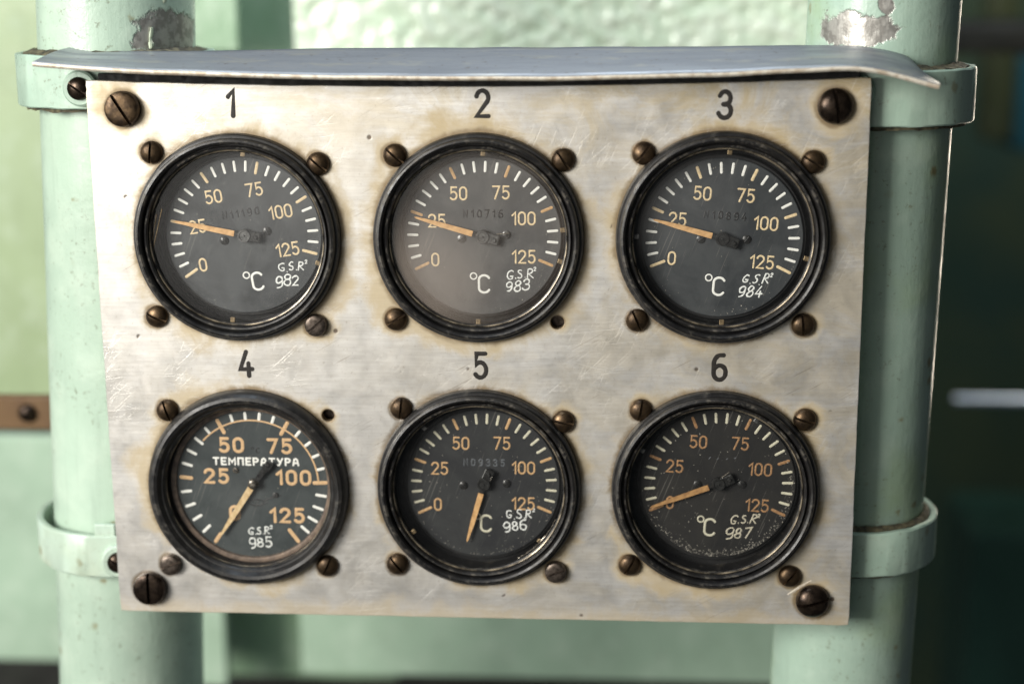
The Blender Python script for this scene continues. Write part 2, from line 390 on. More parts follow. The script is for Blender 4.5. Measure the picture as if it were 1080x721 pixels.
# ------------------------------------------------------------------ stroke lettering (unit height)
def arc(cx, cy, rx, ry, a0, a1, n=12):
    return [(cx+rx*math.cos(math.radians(a0+(a1-a0)*i/n)), cy+ry*math.sin(math.radians(a0+(a1-a0)*i/n))) for i in range(n+1)]
def stad(x0, x1, y0, y1, ry=None):
    r = (x1-x0)/2; ry = ry or r*1.15; c = (x0+x1)/2
    p = arc(c, y1-ry, r, ry, 0, 180)+arc(c, y0+ry, r, ry, 180, 360); return p+[p[0]]
GL = {
 '0': (.52, [stad(0, .52, 0, 1)]),
 '1': (.26, [[(0, .74), (.24, 1), (.24, 0)]]),
 '2': (.52, [arc(.26, .73, .26, .27, 170, -35)+[(0, 0), (.52, 0)]]),
 '3': (.50, [arc(.23, .75, .23, .25, 160, -80)+[(.17, .52)], [(.17, .52)]+arc(.23, .27, .27, .27, 80, -160)]),
 '4': (.54, [[(.30, 1), (0, .28), (.54, .28)], [(.38, .52), (.38, 0)]]),
 '5': (.52, [[(.48, 1), (.08, 1), (.05, .54)]+arc(.24, .32, .27, .32, 130, -145)]),
 '6': (.52, [[(.42, 1), (.36, 1)]+arc(.30, .62, .30, .38, 100, 180)+[(0, .30)]+arc(.26, .28, .26, .28, 180, 360)+arc(.26, .32, .26, .26, 0, 150)]),
 '7': (.52, [[(0, 1), (.52, 1), (.17, 0)]]),
 '8': (.52, [arc(.26, .76, .22, .24, 0, 360, 20), arc(.26, .27, .26, .27, 0, 360, 20)]),
 '9': (.52, [[(.10, 0), (.16, 0)]+arc(.22, .38, .30, .38, -80, 0)+[(.52, .70)]+arc(.26, .72, .26, .28, 0, 180)+arc(.26, .68, .26, .26, 180, 330)]),
 'C': (.62, [arc(.32, .74, .32, .26, 25, 180, 10)+arc(.32, .26, .32, .26, 180, 335, 10)]),
 'N': (.56, [[(0, 0), (0, 1), (.52, 0), (.52, 1)]]),
 'G': (.60, [arc(.32, .55, .34, .47, 50, 300, 14)+[(.52, .38), (.30, .42)]]),
 'S': (.50, [arc(.27, .76, .22, .22, 40, 250, 10)+arc(.22, .25, .24, .26, 80, -140, 10)]),
 'R': (.58, [[(.04, 0), (.10, 1)]+arc(.26, .76, .24, .25, 95, -95, 10)+[(.10, .52), (.58, 0)]]),
 '.': (.10, [[(.05, 0), (.051, .0)]]),
 ' ': (.2, []),
 'T': (.56, [[(0, 1), (.56, 1)], [(.28, 1), (.28, 0)]]),
 'E': (.48, [[(.48, 1), (0, 1), (0, 0), (.48, 0)], [(0, .5), (.40, .5)]]),
 'M': (.68, [[(0, 0), (0, 1), (.34, .35), (.68, 1), (.68, 0)]]),
 'P': (.50, [[(0, 0), (0, 1), (.26, 1)]+arc(.26, .73, .24, .27, 90, -90, 8)+[(0, .46)]]),
 'Q': (.54, [[(0, 0), (0, 1), (.54, 1), (.54, 0)]]),      # the letter PE
 'A': (.58, [[(0, 0), (.12, .85), (.29, 1), (.46, .85), (.58, 0)], [(.08, .35), (.50, .35)]]),
 'Y': (.54, [[(0, 1), (.27, .38)], [(.54, 1), (.27, .25), (.16, 0), (.02, 0)]]),
}
def text(bm, s, cx, cz, h, wd, y0, rot=0, gap=.2, slant=0.0, jit=0.0, wide=1.0, hh=.06, align='c', rnd=None, sc_list=None):
    tot = sum(GL[c][0]*wide for c in s)+gap*(len(s)-1); x = -tot/2 if align == 'c' else 0
    ca, sa = math.cos(math.radians(rot)), math.sin(math.radians(rot)); k = 0
    for idx, c in enumerate(s):
        gw, st = GL[c]; jy = (rnd.uniform(-jit, jit) if jit else 0); js = (1+rnd.uniform(-jit, jit)*1.0 if jit else 1); jr = math.radians(rnd.uniform(-60, 60)*jit) if jit else 0
        for pl in st:
            out = []
            for u, v in pl:
                u2 = x+u*wide*js; v2 = (v-.5)*js+jy
                if jr: uc = x+gw*wide/2; du = u2-uc; u2 = uc+du*math.cos(jr)-v2*math.sin(jr); v2 = du*math.sin(jr)+v2*math.cos(jr)
                u2 += slant*v2
                X, Z = u2*h, v2*h
                if jit > .05: X += .22*mnoise.noise(Vector((u2*2.3, v2*2.3, cx))); Z += .22*mnoise.noise(Vector((u2*2.3, v2*2.3, cz+7)))
                out.append((cx+X*ca-Z*sa, cz+X*sa+Z*ca))
            k += 1; ribbon(bm, out, wd, y0-.004*k, hh, [1+6*jit*mnoise.noise(Vector((q[0]*1.3, q[1]*1.3, k))) for q in out] if jit else None)
        x += gw*wide+gap
    return tot*h

# ------------------------------------------------------------------ screws
def cut(bm_base, bm_cutters, name):
    me = bpy.data.meshes.new('t'); bmesh.ops.recalc_face_normals(bm_base, faces=bm_base.faces); bm_base.to_mesh(me); bm_base.free()
    a = bpy.data.objects.new('t', me); COL.objects.link(a)
    mc = bpy.data.meshes.new('c'); bmesh.ops.recalc_face_normals(bm_cutters, faces=bm_cutters.faces); bm_cutters.to_mesh(mc); bm_cutters.free()
    c = bpy.data.objects.new('c', mc); COL.objects.link(c)
    m = a.modifiers.new('b', 'BOOLEAN'); m.operation = 'DIFFERENCE'; m.object = c; m.solver = 'EXACT'
    dg = bpy.context.evaluated_depsgraph_get(); dg.update()
    out = bpy.data.meshes.new_from_object(a.evaluated_get(dg), depsgraph=dg)
    bpy.data.objects.remove(a); bpy.data.objects.remove(c); out.name = name
    b = bmesh.new(); b.from_mesh(out)
    for e in b.edges: e.smooth = not (len(e.link_faces) == 2 and e.calc_face_angle(0) > math.radians(30))
    for f in b.faces: f.smooth = True
    b.to_mesh(out); b.free()
    return out
def screw_mesh(name, R, H, slotw, kind):
    # built at 1000x so the boolean stays exact, scaled back after
    bm = bmesh.new(); K = 1000.0
    if kind == 'pan':
        prof = [(0, -H)]+[(R*math.sin(math.radians(a)), -H*(.22+.78*math.cos(math.radians(a)))) for a in range(8, 91, 8)]+[(R, -H*.18), (R*.96, .6), (0, .6)]
    else:
        prof = [(0, -H*1.02), (R*.5, -H), (R*.80, -H*.97), (R*.93, -H*.86), (R, -H*.62), (R, -.1), (R*.97, .6), (0, .6)]
    lathe(bm, prof, 48)
    for v in bm.verts: v.co *= K
    c = bmesh.new(); box(c, -R*2, R*2, -H*2, -H*.42 if kind == 'pan' else -H*.5, -slotw/2, slotw/2)
    me = cut(bm, c, name)
    for v in me.vertices: v.co *= MM
    return me

# unit note: lathe multiplies by MM; K undoes it, so the mesh is in mm until scaled
SC = {'pan': screw_mesh('mounting_screw', 3.6, 2.7, .75, 'pan'), 'flat': screw_mesh('mounting_screw', 3.5, 2.8, .75, 'flat'),
      'panbig': screw_mesh('corner_screw', 5.4, 4.2, 1.05, 'pan'), 'flatbig': screw_mesh('corner_screw', 5.5, 3.4, 1.0, 'flat')}
def put_screw(px, py, kind, ang, name, mat, parent, y=0.0):
    me = SC[kind].copy(); me.materials.clear(); me.materials.append(mat)
    o = bpy.data.objects.new(name, me); COL.objects.link(o)
    p = at(px, py, y-1.2); o.location = (p.x, y*MM, p.z)
    o.rotation_euler = (math.radians(random.uniform(-2.5, 2.5)), -math.radians(ang), math.radians(random.uniform(-2.5, 2.5)))
    if parent: o.parent = parent
    return o

# ------------------------------------------------------------------ back walls and far room (setting)
def slab(name, pxs, y, thick, mat, kind='structure', label=None, cat=None, bev=.001):
    (px0, py0, px1, py1) = pxs
    a = at(px0, py0, y); b = at(px1, py1, y); bm = bmesh.new()
    box(bm, min(a.x, b.x), max(a.x, b.x), y*MM, (y+thick)*MM, min(a.z, b.z), max(a.z, b.z), bev)
    o = obj(name, bm, mat, smooth=False)
    return tag(o, label, cat, None, kind)
YB = 215
slab('back_wall', (306, -60, 935, 55), YB, 6, M['lumpy'])
slab('back_wall', (150, -60, 252, 55), YB, 6, M['wall_shade'])
slab('lower_back_wall', (292, 62, 938, 724), YB, 6, M['wall_mint'])
slab('lower_back_wall', (150, 62, 240, 724), YB, 6, M['wall_mint'])
slab('wall_recess', (150, -60, 420, 716), YB+45, 6, M['wall_shade'])
slab('upper_wall_panel', (-60, -60, 190, 432), YB+2, 6, M['wall_green'])
slab('lower_wall_panel', (-60, 458, 190, 700), YB+1, 6, M['wall_mint'])
slab('dark_recess', (-200, 300, 925, 950), YB+60, 6, M['dark'])
slab('side_recess', (-200, -200, 950, 300), YB+62, 6, M['dark'])
slab('far_wall', (600, -300, 1700, 1100), 1100, 10, M['darkgreen'])
# rusty strap
a = at(-70, 417, 95); b = at(150, 455, 95); bm = bmesh.new(); box(bm, a.x, b.x, .095, .100, b.z, a.z, .001)
t = thing('rusty_strap', 'rusty brown flat metal strap behind the left green pipe at the left edge', 'metal strap', ((a.x+b.x)/2, .095, a.z))
def reparent(o, p): o.parent = p; o.location = o.location-p.location; return o
o = obj('strap', bm, M['rust'], smooth=False); reparent(o, t)
s = put_screw(28, 436, 'pan', 40, 'bolt', M['screw_dark'], None, 95); reparent(s, t)
# blurred machinery far right
def farbox(name, px0, py0, px1, py1, y, th, mat, label, cat):
    return slab(name, (px0, py0, px1, py1), y, th, mat, None, label, cat, .004)
farbox('machine_beam', 960, 24, 1300, 56, 420, 60, M['dark'], 'dark horizontal beam out of focus at the upper right', 'beam')
farbox('olive_post', 1050, -80, 1069, 150, 640, 30, M['olive'], 'blurred olive yellow upright post far behind at the upper right edge', 'post')
farbox('teal_cabinet', 1072, 62, 1200, 160, 650, 80, M['teal'], 'blurred teal metal cabinet at the right edge under the dark beam', 'cabinet')
farbox('green_cabinet', 1026, 560, 1250, 800, 560, 90, M['green2'], 'blurred dark green cabinet in the lower right corner', 'cabinet')
bm = bmesh.new(); a = at(1006, 421, 430); b = at(1180, 418, 430); L = b.x-a.x
lathe(bm, [(0, 0), (1.6, 0), (2.2, .6), (2.2, L/MM), (0, L/MM)], 32)
o = obj('steel_rod', bm, M['rod']); o.rotation_euler = (0, 0, -math.pi/2); o.location = a
tag(o, 'bright polished steel rod lying horizontally in the dark at the right edge', 'rod')

# ------------------------------------------------------------------ pipes and clamps
PY = 36.0
def pipe(p0, p1, r, mat, label):
    A = at(*p0, PY); B = at(*p1, PY); d = (A-B).normalized(); A = A+d*.12; B = B-d*.16; L = (A-B).length
    bm = bmesh.new(); n = 96; m = 60; rows = []
    for j in range(m+1):
        c = B+(A-B)*(j/m); row = []
        for i in range(n):
            t = 2*math.pi*i/n; q = Vector((math.cos(t), math.sin(t), 0))
            rr = r*MM*(1+.006*mnoise.noise(Vector((q.x*2, q.y*2, c.z*25))))
            row.append(bm.verts.new(c+q*rr-B))
        rows.append(row)
    for P, Q in zip(rows, rows[1:]):
        for i in range(n): bm.faces.new((P[i], P[(i+1) % n], Q[(i+1) % n], Q[i]))
    bm.faces.new(rows[0]); bm.faces.new(rows[-1])
    o = obj('green_pipe', bm, mat, loc=B); tag(o, label, 'pipe', 'upright green pipes the panel is clamped to')
    if r > 25:
        for pts, wd_ in (([(176, -10), (171, 6), (169, 14), (171, 24), (168, 38)], 1.5), ([(160, 30), (158.5, 40), (159, 49)], 1.2), ([(188, -8), (187, 8), (190, 26)], 1.0)):
            q = at(*pts[1], 18); ax_x = (B+(A-B)*((q.z-B.z)/(A.z-B.z))).x; ys = (PY*MM-math.sqrt(max(0, (r*MM)**2-(q.x-ax_x)**2)))/MM
            bm = bmesh.new(); w_ = [at(*p_, ys) for p_ in pts]; sm = []
            for k_ in range(len(w_)-1):
                for f_ in range(5): u_ = w_[k_].lerp(w_[k_+1], f_/5); sm.append((u_.x/MM, u_.z/MM))
            sm.append((w_[-1].x/MM, w_[-1].z/MM))
            ribbon(bm, sm, wd_, ys+.45, 1.1, [.7+.35*math.sin(k_*.55)**2+(.5 if k_ > len(sm)-4 else 0) for k_ in range(len(sm))])
            dp = obj('paint_drip', bm, M['drip'], o); dp.location = -B
    return lambda z: B+(A-B)*((z-B.z)/(A.z-B.z))
RL, RR = 25.3, 23.8
axL = pipe((122.5, 10), (139.5, 700), RL, M['pipe_left'], 'thick mint green upright pipe at the left with a bare grey patch above the visor')
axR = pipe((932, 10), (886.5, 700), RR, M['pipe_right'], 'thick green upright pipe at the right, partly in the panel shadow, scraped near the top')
def clamp(ax, pxy, rp, gap, H, mat, boltpx, side, label, liner=True, tilt=0.0):
    z = at(*pxy, PY).z; c = ax(z); R = rp+gap
    t = thing('pipe_clamp', label, 'clamp', c, 'clamps round the two green pipes'); t.rotation_euler = (tilt, 0, 0)
    bm = bmesh.new(); n = 96; rows = []
    prof = [(R, -H/2+.5), (R, H/2-.5), (R-.4, H/2), (R-1.9, H/2), (R-2.3, H/2-.4), (R-2.3, -H/2+.4), (R-1.9, -H/2), (R-.4, -H/2)]
    for i in range(n):
        a = 2*math.pi*i/n; k = 1+.006*mnoise.noise(Vector((math.cos(a)*3, math.sin(a)*3, z*50)))
        rows.append([bm.verts.new((r*k*math.cos(a)*MM, r*k*math.sin(a)*MM, (h+.25*mnoise.noise(Vector((math.cos(a)*5, math.sin(a)*5, h))))*MM)) for r, h in prof])
    for i in range(n):
        A, B = rows[i], rows[(i+1) % n]
        for k in range(8): bm.faces.new((A[k], A[(k+1) % 8], B[(k+1) % 8], B[k]))
    obj('band', bm, mat, t)
    if liner:
        bm = bmesh.new(); r0, r1 = rp+.1, R-2.5; hh = H/2+1.2
        rows = []
        for i in range(n):
            a = 2*math.pi*i/n
            rows.append([bm.verts.new((r*math.cos(a)*MM, r*math.sin(a)*MM, (h+.7*mnoise.noise(Vector((math.cos(a)*9, math.sin(a)*9, h*3))))*MM)) for r, h in ((r1, -hh), (r1, hh-1.2), (r0+.9, hh), (r0, hh-.6), (r0, -hh))])
        for i in range(n):
            A, B = rows[i], rows[(i+1) % n]
            for k in range(4): bm.faces.new((A[k], A[k+1], B[k+1], B[k]))
        obj('liner', bm, M['liner'], t)
    if gap == 5.6:
        bm = bmesh.new(); q = at(109, 541, 6); box(bm, q.x-c.x-.0035, q.x-c.x+.0035, -R*MM+.0008, -R*MM+.0026, H/2*MM-.001, H/2*MM+.0040, .0004); obj('band_end', bm, mat, t, smooth=False)
    if boltpx is None: return
    # bolt with washer on the front of the band
    a = math.asin(max(-1, min(1, (at(*boltpx, PY-R).x-c.x)/(R*MM))))
    bz = at(*boltpx, PY-R*math.cos(a)).z-c.z
    bm = bmesh.new(); lathe(bm, [(0, -2.2), (5.0, -2.2), (5.6, -1.6), (5.6, 0.5), (0, .5)], 40)
    wsh = obj('washer', bm, mat, t); wsh.rotation_euler = (0, 0, a); wsh.location = (R*math.sin(a)*MM, -R*math.cos(a)*MM, bz)
    me = SC['pan'].copy(); me.materials.clear(); me.materials.append(M['screw_dark']); o = bpy.data.objects.new('bolt', me); COL.objects.link(o); o.parent = t
    o.rotation_euler = (0, .6, a); o.location = ((R+2.1)*math.sin(a)*MM, -(R+2.1)*math.cos(a)*MM, bz)
M['liner'] = simple('old_grimy_liner', (.16, .14, .08), .8, 0, .3, 500, .5, (.03, .028, .02))
clamp(axL, (40, 81), RL, 6.8, 16.5, M['clamp'], (86, 93), -1, 'mint clamp band round the left pipe at the top left corner of the panel')
clamp(axL, (45, 553), RL, 5.6, 14.5, M['clamp_white'], (125, 590), -1, 'pale scuffed clamp band round the left pipe near the bottom left of the panel', liner=False)
clamp(axR, (1010, 97), RR, 6.4, 17.0, M['clamp'], (905, 97), 1, 'green clamp band round the right pipe under the drooping visor end')
clamp(axR, (975, 556), RR, 4.9, 15.0, M['clamp'], None, 1, 'green clamp band round the right pipe near the bottom right of the panel', liner=True)

# ------------------------------------------------------------------ the panel
panel = thing('instrument_panel', 'brushed aluminium panel with six round gauges numbered 1 to 6, under a bent grey visor', 'instrument panel', (0, 0, 0))
def plate():
    cu = bpy.data.curves.new('plate', 'CURVE'); cu.dimensions = '2D'; cu.fill_mode = 'BOTH'; cu.extrude = 1.25*MM; cu.bevel_depth = .25*MM; cu.bevel_resolution = 1
    def spl(pts):
        s = cu.splines.new('POLY'); s.points.add(len(pts)-1)
        for q, p in zip(s.points, pts): q.co = (p[0]*MM, p[1]*MM, 0, 1)
        s.use_cyclic_u = True
    Wd, Hd = 120-.25, 87.5-.25; pts = []
    cs = [(-Wd, -Hd), (Wd, -Hd), (Wd, Hd), (-Wd, Hd)]
    for i in range(4):
        a = Vector(cs[i]); b = Vector(cs[(i+1) % 4]); n = int((b-a).length/3); nn = Vector((-(b-a).normalized().y, (b-a).normalized().x))
        for k in range(n):
            if k == 0: q = a+((b-a).normalized()+nn)*.2; pts.append(tuple(q)); continue
            q = a+(b-a)*(k/n); j = .12*mnoise.noise(Vector((q.x*.08, q.y*.08, 3)))+.10*mnoise.noise(Vector((q.x*.5, q.y*.5, 9)))
            q = q+nn*j
            if i == 2: q.y -= 2.3*math.sin(math.pi*k/n)**.8   # the top edge sags a little between the corners
            pts.append(tuple(q))
    spl(pts)
    def circ(x, z, r, n=64): spl([(x+r*math.cos(2*math.pi*i/n), z+r*math.sin(2*math.pi*i/n)) for i in range(n)])
    for x, z in GC: circ(x, z, 29.5, 96)
    for px, py, r in HOLES: p = at(px, py); circ(p.x/MM, p.z/MM, r+.25, 40)
    o = bpy.data.objects.new('tmp', cu); COL.objects.link(o); dg = bpy.context.evaluated_depsgraph_get(); dg.update()
    me = bpy.data.meshes.new_from_object(o.evaluated_get(dg), depsgraph=dg); bpy.data.objects.remove(o)
    for v in me.vertices: x, y, z = v.co; v.co = (x, 1.5*MM-z, y)
    bm = bmesh.new(); bm.from_mesh(me); bmesh.ops.remove_doubles(bm, verts=bm.verts, dist=1e-6)
    me.materials.clear()
    return obj('plate', bm, M['plate'], panel, sharp=10)
plate()
# dark back plate seen through the two empty holes
for px, py, r in HOLES:
    bm = bmesh.new(); p = at(px, py); lathe(bm, [(0, 5.0), (r+1.6, 5.0), (r+1.6, 3.1), (r+1.1, 3.1), (r+1.1, 4.4), (0, 4.4)], 32, p.x/MM, p.z/MM)
    obj('blind_nut', bm, M['screw_grey'], panel)
for n_, px, py in (('1', 243.5, 109), ('2', 509, 109), ('3', 765, 110), ('4', 259.5, 383), ('5', 507, 385), ('6', 759, 388)):
    p = at(px, py); bm = bmesh.new()
    text(bm, n_, p.x/MM, p.z/MM, 7.9, 1.45, 0, wide=.90, hh=.03, rot={'1': -3, '4': 0}.get(n_, 0), jit=.025, rnd=random)
    obj('engraved_number', bm, M['engrave'], panel)
for px, py, k, a in SMALL:
    s = put_screw(px, py, k, a, 'mounting_screw', M['screw_grey'] if k == 'flat' else M['screw'], panel)
    if k == 'flat': s['label'] = 'flat headed greyish slotted screw'
for i, (px, py, k, a) in enumerate(LARGE):
    put_screw(px, py, k, a, 'corner_screw', M['screw'] if i in (0,) else M['screw_dark'], panel)
a = at(831, 626.5); b = at(855.5, 612); bm = bmesh.new()
ribbon(bm, [(a.x/MM, a.z/MM), ((a.x+b.x)/2/MM, (a.z+b.z)/2/MM+.15), (b.x/MM, b.z/MM)], .9, 0, .05, [.5, 1, .4]); obj('bright_scratch', bm, M['edge'], panel)
# visor: a thin bent sheet, front lip rolled over at the right end
def visor():
    lip = [(34, 67.5), (48, 69), (90, 72.5), (180, 77), (300, 81), (400, 82.5), (500, 83), (600, 82.8), (700, 81), (780, 78), (850, 74), (890, 72.5), (915, 74), (940, 78.5), (965, 85), (984, 90.5), (991, 92)]
    back = [(74, 52), (92, 55), (110, 56), (180, 56.5), (300, 54), (400, 53), (500, 52.5), (600, 52), (700, 51.5), (780, 51), (850, 50.5), (890, 51), (915, 52.5), (938, 56), (957, 62.5), (970, 76), (985, 88)]
    rows = []
    def cr(P, t):
        i = min(int(t), len(P)-2); f = t-i; g = lambda k: P[max(0, min(len(P)-1, k))]
        return tuple(.5*((2*b)+(c-a)*f+(2*a-5*b+4*c-d)*f*f+(3*b-a-3*c+d)*f**3) for a, b, c, d in zip(g(i-1), g(i), g(i+1), g(i+2)))
    bm = bmesh.new(); N = 120; K = 10
    for i in range(N+1):
        t = (len(lip)-1)*i/N; l = cr(lip, t); b = cr(back, t)
        F = at(*l, -11.0); Bk = at(*b, 12.5); row = []
        for k in range(K+1):
            s = k/K; q = F.lerp(Bk, s); q.z += .5*MM*math.sin(math.pi*s)+.25*MM*mnoise.noise(Vector((q.x*60, q.y*60, 0)))
            row.append(bm.verts.new(q))
        rows.append(row)
    for A, B in zip(rows, rows[1:]):
        for k in range(K): bm.faces.new((A[k], B[k], B[k+1], A[k+1]))
    bmesh.ops.recalc_face_normals(bm, faces=bm.faces)
    if sum(f.normal.z for f in bm.faces) < 0: bmesh.ops.reverse_faces(bm, faces=bm.faces)
    me = bpy.data.meshes.new('visor'); bm.to_mesh(me); bm.free(); me.materials.append(M['visor']); me.materials.append(M['edge'])
    o = link('visor', me, M['visor'], panel)
    m = o.modifiers.new('solid', 'SOLIDIFY'); m.thickness = 1.35*MM; m.offset = 0; m.material_offset_rim = 1
    m.use_quality_normals = True
visor()
bm = bmesh.new(); a = at(90, 90, 2.8); b = at(918, 90, 2.8)
box(bm, -.117, .117, 3.0*MM, 5.0*MM, .074, .0893, .0004)
obj('gap_shade_strip', bm, M['gap_shade'], panel, smooth=False)  # black strip added to darken the gap between visor and plate

# ------------------------------------------------------------------ gauges
PROF_A = [(27.9, 7.5), (27.9, -.4), (27.1, -.5), (27.1, -1.6), (27.3, -1.7), (27.9, -1.7), (28.0, -2.9), (28.3, -3.5), (28.7, -3.6), (29.0, -3.2), (29.1, -1.9), (29.5, -1.9), (29.6, -3.9), (29.9, -4.7), (30.5, -5.1), (31.1, -4.9), (31.4, -4.3), (31.5, -3.0), (31.9, -2.9), (32.3, -2.9), (32.65, -2.3), (32.8, -.1), (28.6, -.1), (28.6, 7.5)]
PROF_B = [(27.6, 7.5), (27.6, 2.0), (27.0, 1.8), (26.9, -1.6), (27.2, -2.6), (27.7, -3.2), (28.2, -3.3), (28.6, -3.9), (29.2, -4.8), (30.2, -5.1), (31.2, -4.8), (32.0, -4.0), (32.5, -3.0), (32.75, -1.8), (32.8, -.1), (28.6, -.1), (28.6, 7.5)]
WORD = {0: '982', 1: '983', 2: '984', 3: '985', 4: '986', 5: '987'}
G = [  # pivot px, dial rotation, needle angle, needle len, materials
 dict(piv=(257.7, 248.5), rot=8.5, nd=168.6, nl=23.0, num='cream', maj='cream', wh='white', ndm='needle', ink='ink', dust=.012, dial=((.024, .027, .029), (.060, .065, .067)), serial='N11190', serm='serial', tail=-8, wear=.35),
 dict(piv=(509.0, 249.7), rot=0.0, nd=163.9, nl=22.3, num='cream', maj='tan', wh='white', ndm='needle', ink='ink', dust=.045, dial=((.048, .050, .051), (.085, .086, .085)), serial='N10716', serm='serial', tail=-22, wear=.35),
 dict(piv=(761.9, 251.8), rot=-4.3, nd=164.5, nl=22.3, num='cream', maj='cream', wh='white', ndm='needle', ink='ink', dust=.006, dial=((.019, .023, .026), (.046, .051, .053)), serial='N10894', serm='serial', tail=-25, wear=.35),
 dict(piv=(267.2, 510.2), rot=0.0, nd=236.8, nl=21.6, num='tanfull', maj='tanfull', wh='white', ndm='needle_cream', ink='ink', dust=.012, dial=((.022, .030, .031), (.046, .056, .056)), serial='', serm='serial', tail=0, wear=.35),
 dict(piv=(510.2, 510.2), rot=-.6, nd=253.8, nl=20.7, num='tan', maj='tan', wh='white_dim', ndm='needle', ink='ink', dust=.008, dial=((.010, .011, .013), (.024, .026, .026)), serial='N09335', serm='serial_grey', tail=5, wear=.35),
 dict(piv=(757.7, 510.2), rot=-3.2, nd=200.7, nl=23.3, num='tandark', maj='tandark', wh='white_dim', ndm='needle_dark', ink='ink_dim', dust=.004, dial=((.006, .006, .006), (.015, .014, .012)), serial='', serm='serial_grey', tail=20, wear=.35),
]
LAB = ['temperature gauge under the engraved number 1, grey dusty dial, needle near 25, hand marked 982',
       'temperature gauge under the engraved number 2, hazy pale grey dial, hand marked 983',
       'temperature gauge under the engraved number 3, dark dial, needle near 25, hand marked 984',
       'temperature gauge under the number 4 with a Cyrillic word and large tan numerals, marked 985',
       'temperature gauge under the engraved number 5, needle pointing almost straight down, marked 986',
       'temperature gauge under the engraved number 6, black scuffed dial, needle at 0, marked 987']
def small_screw(parent, x, z, r, y, mat, ang, name='dial_screw'):
    bm = bmesh.new(); lathe(bm, [(0, -.55), (r*.7, -.5), (r, -.25), (r, .1)], 28)
    o = obj(name, bm, mat, parent, loc=(x*MM, y*MM, z*MM))
    b2 = bmesh.new(); ribbon(b2, [(-r*.75*math.cos(math.radians(ang)), -r*.75*math.sin(math.radians(ang))), (r*.75*math.cos(math.radians(ang)), r*.75*math.sin(math.radians(ang)))], r*.28, -.53, .05)
    obj('slot', b2, M['serial'], o); return o
for gi, g in enumerate(G):
    cx, cz = GC[gi]; root = thing('temperature_gauge', LAB[gi], 'gauge', (cx*MM, 0, cz*MM), 'six round temperature gauges on the panel')
    rnd = random.Random(40+gi)
    big = gi == 3
    bm = bmesh.new(); lathe(bm, PROF_B if big else PROF_A, 160, wob=.05, close=True)
    obj('bezel', bm, bezel_material('bezel_black_%s' % 'abcdef'[gi], g['wear']), root, sharp=24)
    bm = bmesh.new(); lathe(bm, [(0, 9.0), (28.7, 9.0), (28.7, 7.4), (27.5, 7.4), (27.5, 7.7), (0, 7.7)], 96)
    obj('case', bm, M['case'], root)
    bm = bmesh.new(); lathe(bm, [(27.3, -1.65), (27.38, -2.05), (27.62, -2.15), (27.82, -2.0), (27.86, -1.65)] if not big else [(26.92, -1.2), (26.8, -1.5), (26.95, -1.75), (27.1, -1.7)], 128, wob=.08)
    obj('glass_rim', bm, M['rim'], root)
    YD = 2.4 if big else 4.0
    pv = at(*g['piv'], YD); ox, oz = pv.x/MM-cx, pv.z/MM-cz
    # dial disc, in its own coordinates round the pivot
    dr = 25.4 if big else 24.9
    ox2, oz2 = (ox*.55, oz*.55) if big else (ox*.8, oz*.8)
    bm = bmesh.new(); lathe(bm, [(0, 0), (dr-.25, 0), (dr, .2), (dr, .9), (0, .9)], 128, ox2-ox, oz2-oz)
    dial = obj('dial_face', bm, dial_material('dial_paint_%s' % 'abcdef'[gi], *g['dial']), root, loc=(ox*MM, YD*MM, oz*MM))
    # supporting step behind the dial
    bm = bmesh.new(); lathe(bm, [(dr-1.5, .95), (dr+.8, .95), (dr+1.2, 1.5), (dr+1.2, 3.6), (dr-1.5, 3.6)], 96, ox2, oz2, close=True)
    if not big: obj('dial_support', bm, M['case'], root, loc=(0, YD*MM, 0))
    else:
        bm.free(); bm = bmesh.new(); lathe(bm, [(24.9, -.05), (25.1, -.9), (25.7, -1.1), (26.5, -1.1), (26.85, -.8), (26.85, 1), (24.9, 1)], 128, ox2, oz2, close=True)
        obj('retaining_ring', bm, M['brownring'], root, loc=(0, YD*MM, 0))
    rot = g['rot']
    def pol(r, a): return (r*math.cos(math.radians(a)), r*math.sin(math.radians(a)))
    bw, bj = bmesh.new(), bmesh.new()
    if not big:
        A = [206+rot-45.7*k for k in range(6)]
        for k in range(5):
            for j in range(1, 5):
                a = A[k]+(A[k+1]-A[k])*j/5
                ribbon(bw, [pol(20.6, a), pol(23.4, a)], .80, 0)
        for k, a in enumerate(A): ribbon(bj, [pol(19.3 if k in (0, 5) else 20.3, a), pol(23.5, a)], .90, 0)
    else:
        A = [236, 175, 117, 60, 2, -54]
        for k in range(5):
            for j in range(1, 5):
                a = A[k]+(A[k+1]-A[k])*j/5
                inarc = -1 < a < 140
                ribbon(bw, [pol(22.1 if inarc else 21.1, a), pol(24.0, a)], .95, 0)
        for k, a in enumerate(A): ribbon(bj, [pol({0: 21, 1: 20.6, 2: 19.6, 3: 19.8, 4: 20.2, 5: 19.3}[k], a), pol(24.0, a)], 1.25, 0)
        ribbon(bj, [pol(21.6, 137-137*i/60) for i in range(60)], .55, -.02)
    obj('tick_marks', bw, M[g['wh']], dial); obj('major_tick_marks', bj, M[g['maj']], dial)
    # numerals (position in the unrotated dial, mm from the pivot)
    if not big:
        NP = [('0', -15.0, -7.3), ('25', -14.3, 5.0), ('50', -7.4, 13.6), ('75', 5.9, 13.9), ('100', 12.9, 5.8), ('125', 12.9, -6.3)]; nh, nw, ng = 4.4, .56, .16
    else:
        NP = [('0', -6.6, -10.0), ('25', -12.1, 2.6), ('50', -6.7, 13.2), ('75', 9.2, 13.0), ('100', 13.4, 2.4), ('125', 10.8, -10.6)]; nh, nw, ng = 5.4, 1.02, .30
    cr_, sr_ = math.cos(math.radians(rot)), math.sin(math.radians(rot))
    def R2(x, z): return x*cr_-z*sr_, x*sr_+z*cr_
